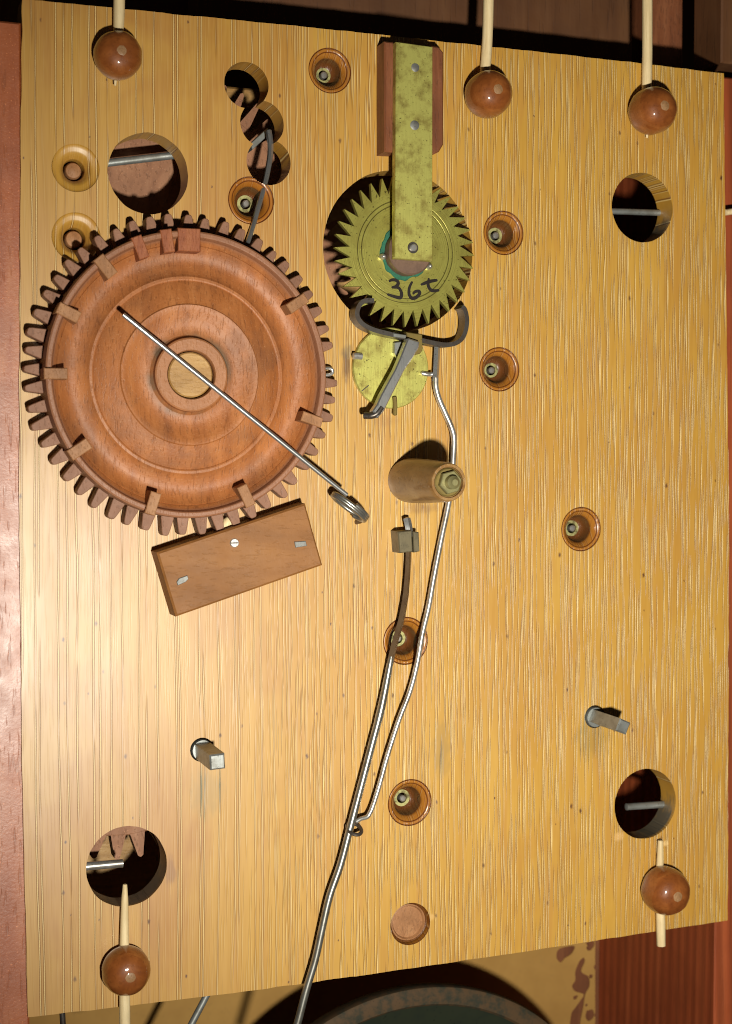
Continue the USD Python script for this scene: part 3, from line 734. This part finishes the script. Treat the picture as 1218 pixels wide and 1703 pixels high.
part('rivet_block', prism(pxpoly([z7(480, 375), z7(590, 390), z7(586, 420), z7(482, 405)], .0045), .003, .0045, .0001), 'grey_steel', an, smooth=20)
part('back_post', prism(pxpoly([z7(492, 455), z7(560, 445), z7(545, 560), z7(515, 595), z7(490, 540)], .0024), .001, .0024, .0001), 'grey_steel', an, smooth=20)
L = [z7(612, 430), z7(585, 500), z7(545, 600), z7(505, 690), z7(440, 810), z7(390, 900), z7(352, 985), z7(320, 1030)]
Rr = [z7(690, 455), z7(688, 490), z7(640, 570), z7(560, 690), z7(490, 830), z7(440, 930), z7(390, 1030), z7(345, 1080)]
arm = Polygon([U(*q, .0062)[:2] for q in L] + [U(*q, .0062)[:2] for q in Rr[::-1]]).buffer(.0003, join_style=1)
part('crutch_arm', prism(arm.simplify(.00002), .0042, .0062, .00025), 'steel', an, smooth=40)
part('crutch_foot', tube(spline([U(*z7(375, 1000), .0054), U(*z7(335, 1052), .0054), U(*z7(290, 1070), .0050), U(*z7(235, 1070), .0042)], 6), [.00085] * 13 + [.0008] * 6, 14, flat=(.9, 1.2)), 'dark_steel', an)

# ---------------------------------------------------------------- crutch wire beside the post
cw = thing('crutch_wire', 'long bright bent wire running from the anchor to a loop on the pendulum rod', 'wire', U(727, 600, 0))
part('flat_head', tube(spline(pxpath([(727.5, 574), (726.5, 600), (724.5, 634)], .0022), 6), .00068, 4, flat=(1, .9)), 'steel', cw, smooth=20)
wp = [(725, 628), (726, 645), (731, 665), (741, 687), (751, 711), (755, 728), (755.5, 750), (753, 790), (746, 836), (735, 894), (723, 956), (712, 1010), (703, 1053), (693, 1105), (682, 1150), (663, 1199), (645, 1258), (631, 1306), (620, 1340), (615, 1353), (610, 1359), (600, 1362), (592, 1367)]
part('wire', tube(spline(pxpath(kink(wp), np.interp(np.arange(len(wp)), [0, 8, 22], [.0022, .0022, .0030])), 6), np.r_[np.full(60, .00062), np.linspace(.00062, .00045, 133 - 60)], 14), 'bright_steel', cw)
lp = []
for t in np.linspace(-.6, 2 * np.pi * 1.15, 60):
    q = U(582.5 + 11 * math.cos(t), 1374 + 6.5 * math.sin(t), 0)
    lp.append(q + np.array([0, 0, .0026 + .0016 * math.sin(t) * 1.0]))
part('loop', tube(np.array(lp), .00040, 10), 'dark_steel', cw)

# ---------------------------------------------------------------- pendulum rod
pr = thing('pendulum_rod', 'grey steel pendulum rod hanging from a thin brown spring strip', 'pendulum', U(679, 920, 0))
sp_ = [(679.5, 915), (679, 940), (677, 970), (674.5, 994), (668, 1030), (660, 1058), (654, 1082), (649, 1104)]
part('spring_strip', tube(spline(pxpath(sp_, .0026), 6), np.linspace(.00062, .0008, 43), 4, flat=(.95, .8)), 'brown_steel', pr, smooth=20)
rp = [(651, 1092), (648, 1108), (634, 1178), (618, 1240), (601, 1304), (583, 1374), (566, 1438), (549.5, 1490), (536, 1545), (524, 1596), (509, 1648), (494, 1704), (470, 1790)]
part('rod', tube(spline(pxpath(kink(rp, .8, 5), np.interp(np.arange(13), [0, 12], [.0026, .0030])), 5), np.r_[np.linspace(.00055, .00085, 12), np.full(49, .00078)], 16), 'rod_steel', pr)
sb = thing('suspension_stud', 'small square dark stud holding the top of the pendulum strip', 'stud', U(676, 900, 0))
part('stud', prism(pxpoly([(662, 884), (685, 882), (687, 918), (665, 920)], .0042), .0, .0042, .0002), 'olive_stud', sb, smooth=20)
part('split_jaw', prism(pxpoly([(687.5, 884), (697, 885), (698.5, 917), (689, 919)], .0040), .0, .0040, .00015), 'olive_stud', sb, smooth=20)
part('strip_end', tube(spline(pxpath([(683, 892), (680, 876), (677, 862)], [.0030, .0030, .0026]), 5), .0008, 4, flat=(1, .6)), 'steel', sb, smooth=20)

# ---------------------------------------------------------------- centre post
pcn = U(678, 799, 0)
cp = thing('centre_post', 'thick brown post standing out of the plate with nut on its end', 'post', pcn)
HP = .0218
r0, r1 = R(678, 799, 37.5), R(678, 799, 30.5)
part('pipe', fix(lathe([(0, 0), (r0 * .93, 0), (r0 * .97, .0010), (r0 * .985, .003), (r0 * .95, .010), (r1 * 1.03, HP - .0016), (r1 * .98, HP - .0004), (r1 * .93, HP), (r1 * .80, HP), (r1 * .78, HP - .0006), (0, HP - .0006)], 64, pcn)), 'post_wood', cp)
part('washer', fix(lathe([(0, HP - .0001), (r1 * .68, HP - .0001), (r1 * .745, HP - .0003), (r1 * .75, HP - .0008), (0, HP - .0008)], 40, pcn)), 'dull_brass', cp)
hx = [(pcn[0] + r1 * .62 * math.cos(a), pcn[1] + r1 * .62 * math.sin(a)) for a in np.radians(np.arange(6) * 60 + 14)]
part('nut', prism(Polygon(hx), HP - .0002, HP + .0011, .00015), 'olive_brass', cp, smooth=20)
part('bolt', fix(lathe([(0, HP + .0031), (r1 * .16, HP + .0031), (r1 * .22, HP + .0028), (r1 * .34, HP + .0024), (r1 * .36, HP + .001), (r1 * .36, HP), (0, HP)], 28, pcn)), 'olive_brass', cp)

# ---------------------------------------------------------------- winding squares
for (x, y, r), side_, rot, hh, lab in ((SQ[0], .00285, 3, .0120, 'upright square steel winding arbor at the lower left'), (SQ[1], .0026, -24, .0122, 'tilted square steel winding arbor at the lower right')):
    c = U(x + 1, y + 1, 0); q = R(x, y, r, 0)
    t = thing('winding_square', lab, 'winding arbor', c + np.array([0, 0, -.006]), group='winding arbors')
    part('round_shaft', fix(lathe([(0, .0002), (q * .84, .0002), (q * .92, -.0004), (q * .94, -.006), (0, -.006)], 32, c)), 'grey_steel', t)
    sq = affinity.translate(affinity.rotate(Polygon([(-side_ / 2, -side_ / 2), (side_ / 2, -side_ / 2), (side_ / 2, side_ / 2), (-side_ / 2, side_ / 2)]).buffer(.00008, join_style=2), rot, origin=(0, 0)), c[0], c[1])
    part('square_end', prism(sq, 0, hh, .0003), 'grey_steel', t, smooth=20)

# ---------------------------------------------------------------- knobs and toothpicks
KN = [(192, 98, 'brown varnished knob under the left toothpick at the top left', 0), (801, 163, 'brown varnished knob on the middle of three top toothpicks', 0), (1071, 190, 'brown varnished knob at the top right corner with toothpick tip below', 0),
      (1093, 1474, 'brown varnished knob at the lower right under a round hole', 1), (205, 1606, 'brown varnished knob at the lower left between two toothpick lengths', 1)]
for i, (x, y, lab, low) in enumerate(KN):
    c = U(x, y, 0); q = R(x, y, 39.5, 0)
    t = thing('pillar_knob', lab, 'knob', c, group='varnished pillar knobs')
    sx = 1 + random.uniform(-.045, .045)
    pf = [(0, 0), (.74, 0), (.80, .10), (.92, .24), (.99, .42), (1.0, .58), (.99, .78), (.955, .98), (.88, 1.17), (.76, 1.34), (.60, 1.47), (.42, 1.545), (.24, 1.575), (.20, 1.577)]
    k = (.92, 1.06, 1.08, 1.02, .98)[i]
    pf = [(a * q * sx, b * q * k) for a, b in pf]
    part('head', fix(lathe(pf + [(0, 1.577 * q * k)], 64, c, .03, i)), 'knob_wood', t, smooth=50)
    part('worn_tip', fix(lathe([(0, 1.60 * q * k), (q * .15, 1.595 * q * k), (q * .22, 1.572 * q * k), (q * .2, 1.50 * q * k), (0, 1.50 * q * k)], 20, c, .12, 20 + i)), 'knob_tip_wood', t, smooth=50)
def pick(pts, rad, z, lab):
    single('toothpick', tube(spline(pxpath(pts, z), 6), np.interp(np.linspace(0, 1, 6 * (len(pts) - 1) + 1), np.linspace(0, 1, len(rad)), np.array(rad) * MM), 14), 'toothpick_wood', lab, 'toothpick', 'toothpicks pinning the knobs')
pick([(199, -60), (198, 20), (196, 70), (193, 118), (191.5, 142)], [1.15, 1.12, .95, .5, .22], .0014, 'pale toothpick rising out of the picture from the top left knob')
pick([(814, -60), (811, 60), (806, 130), (803, 172), (802, 190)], [1.15, 1.13, 1.1, .5, .25], .0014, 'pale toothpick above the middle top knob, right of the brass bar')
pick([(1077, -60), (1077, 80), (1076, 150), (1076, 200), (1076.5, 229)], [1.15, 1.13, 1.08, .62, .2], .0014, 'pale toothpick above the top right knob with its tip below')
pick([(1099, 1398), (1098.5, 1420), (1098, 1450), (1098.5, 1500), (1099.5, 1540), (1100, 1573)], [.62, .72, .88, 1.05, 1.05, 1.0], .0014, 'pale blunt toothpick through the lower right knob')
pick([(208, 1471), (207.5, 1500), (207, 1560), (207, 1620), (207.5, 1680), (208, 1760)], [.42, .72, .92, 1.05, 1.1, 1.1], .0014, 'pale toothpick through the lower left knob with its tip over a hole')
single('rail_peg', tube(pxpath([(1207, 353), (1214, 352), (1222, 351)], -.003), .0007), 'toothpick_wood', 'tiny pale peg end in the red strip right of the plate', 'peg')

# ---------------------------------------------------------------- bent lever out of the joined holes
lv = thing('bent_lever', 'curved dark steel lever coming out of the joined holes and passing under the wooden wheel', 'lever', U(430, 330, 0))
lpth = [(447, 218), (450, 240), (449, 262), (444, 290), (438, 315), (431, 340), (424, 365), (418, 385), (412, 404)]
part('arm', tube(spline(pxpath(lpth, np.linspace(-.0035, .0016, 9)), 6), np.linspace(.00075, .0006, 49), 8, flat=(.85, 1.15)), 'steel', lv, smooth=35)
part('heel', prism(pxpoly([(417, 238), (446, 212), (447, 224), (420, 249)], -.006), -.010, -.006, .0001), 'grey_steel', lv, smooth=20)
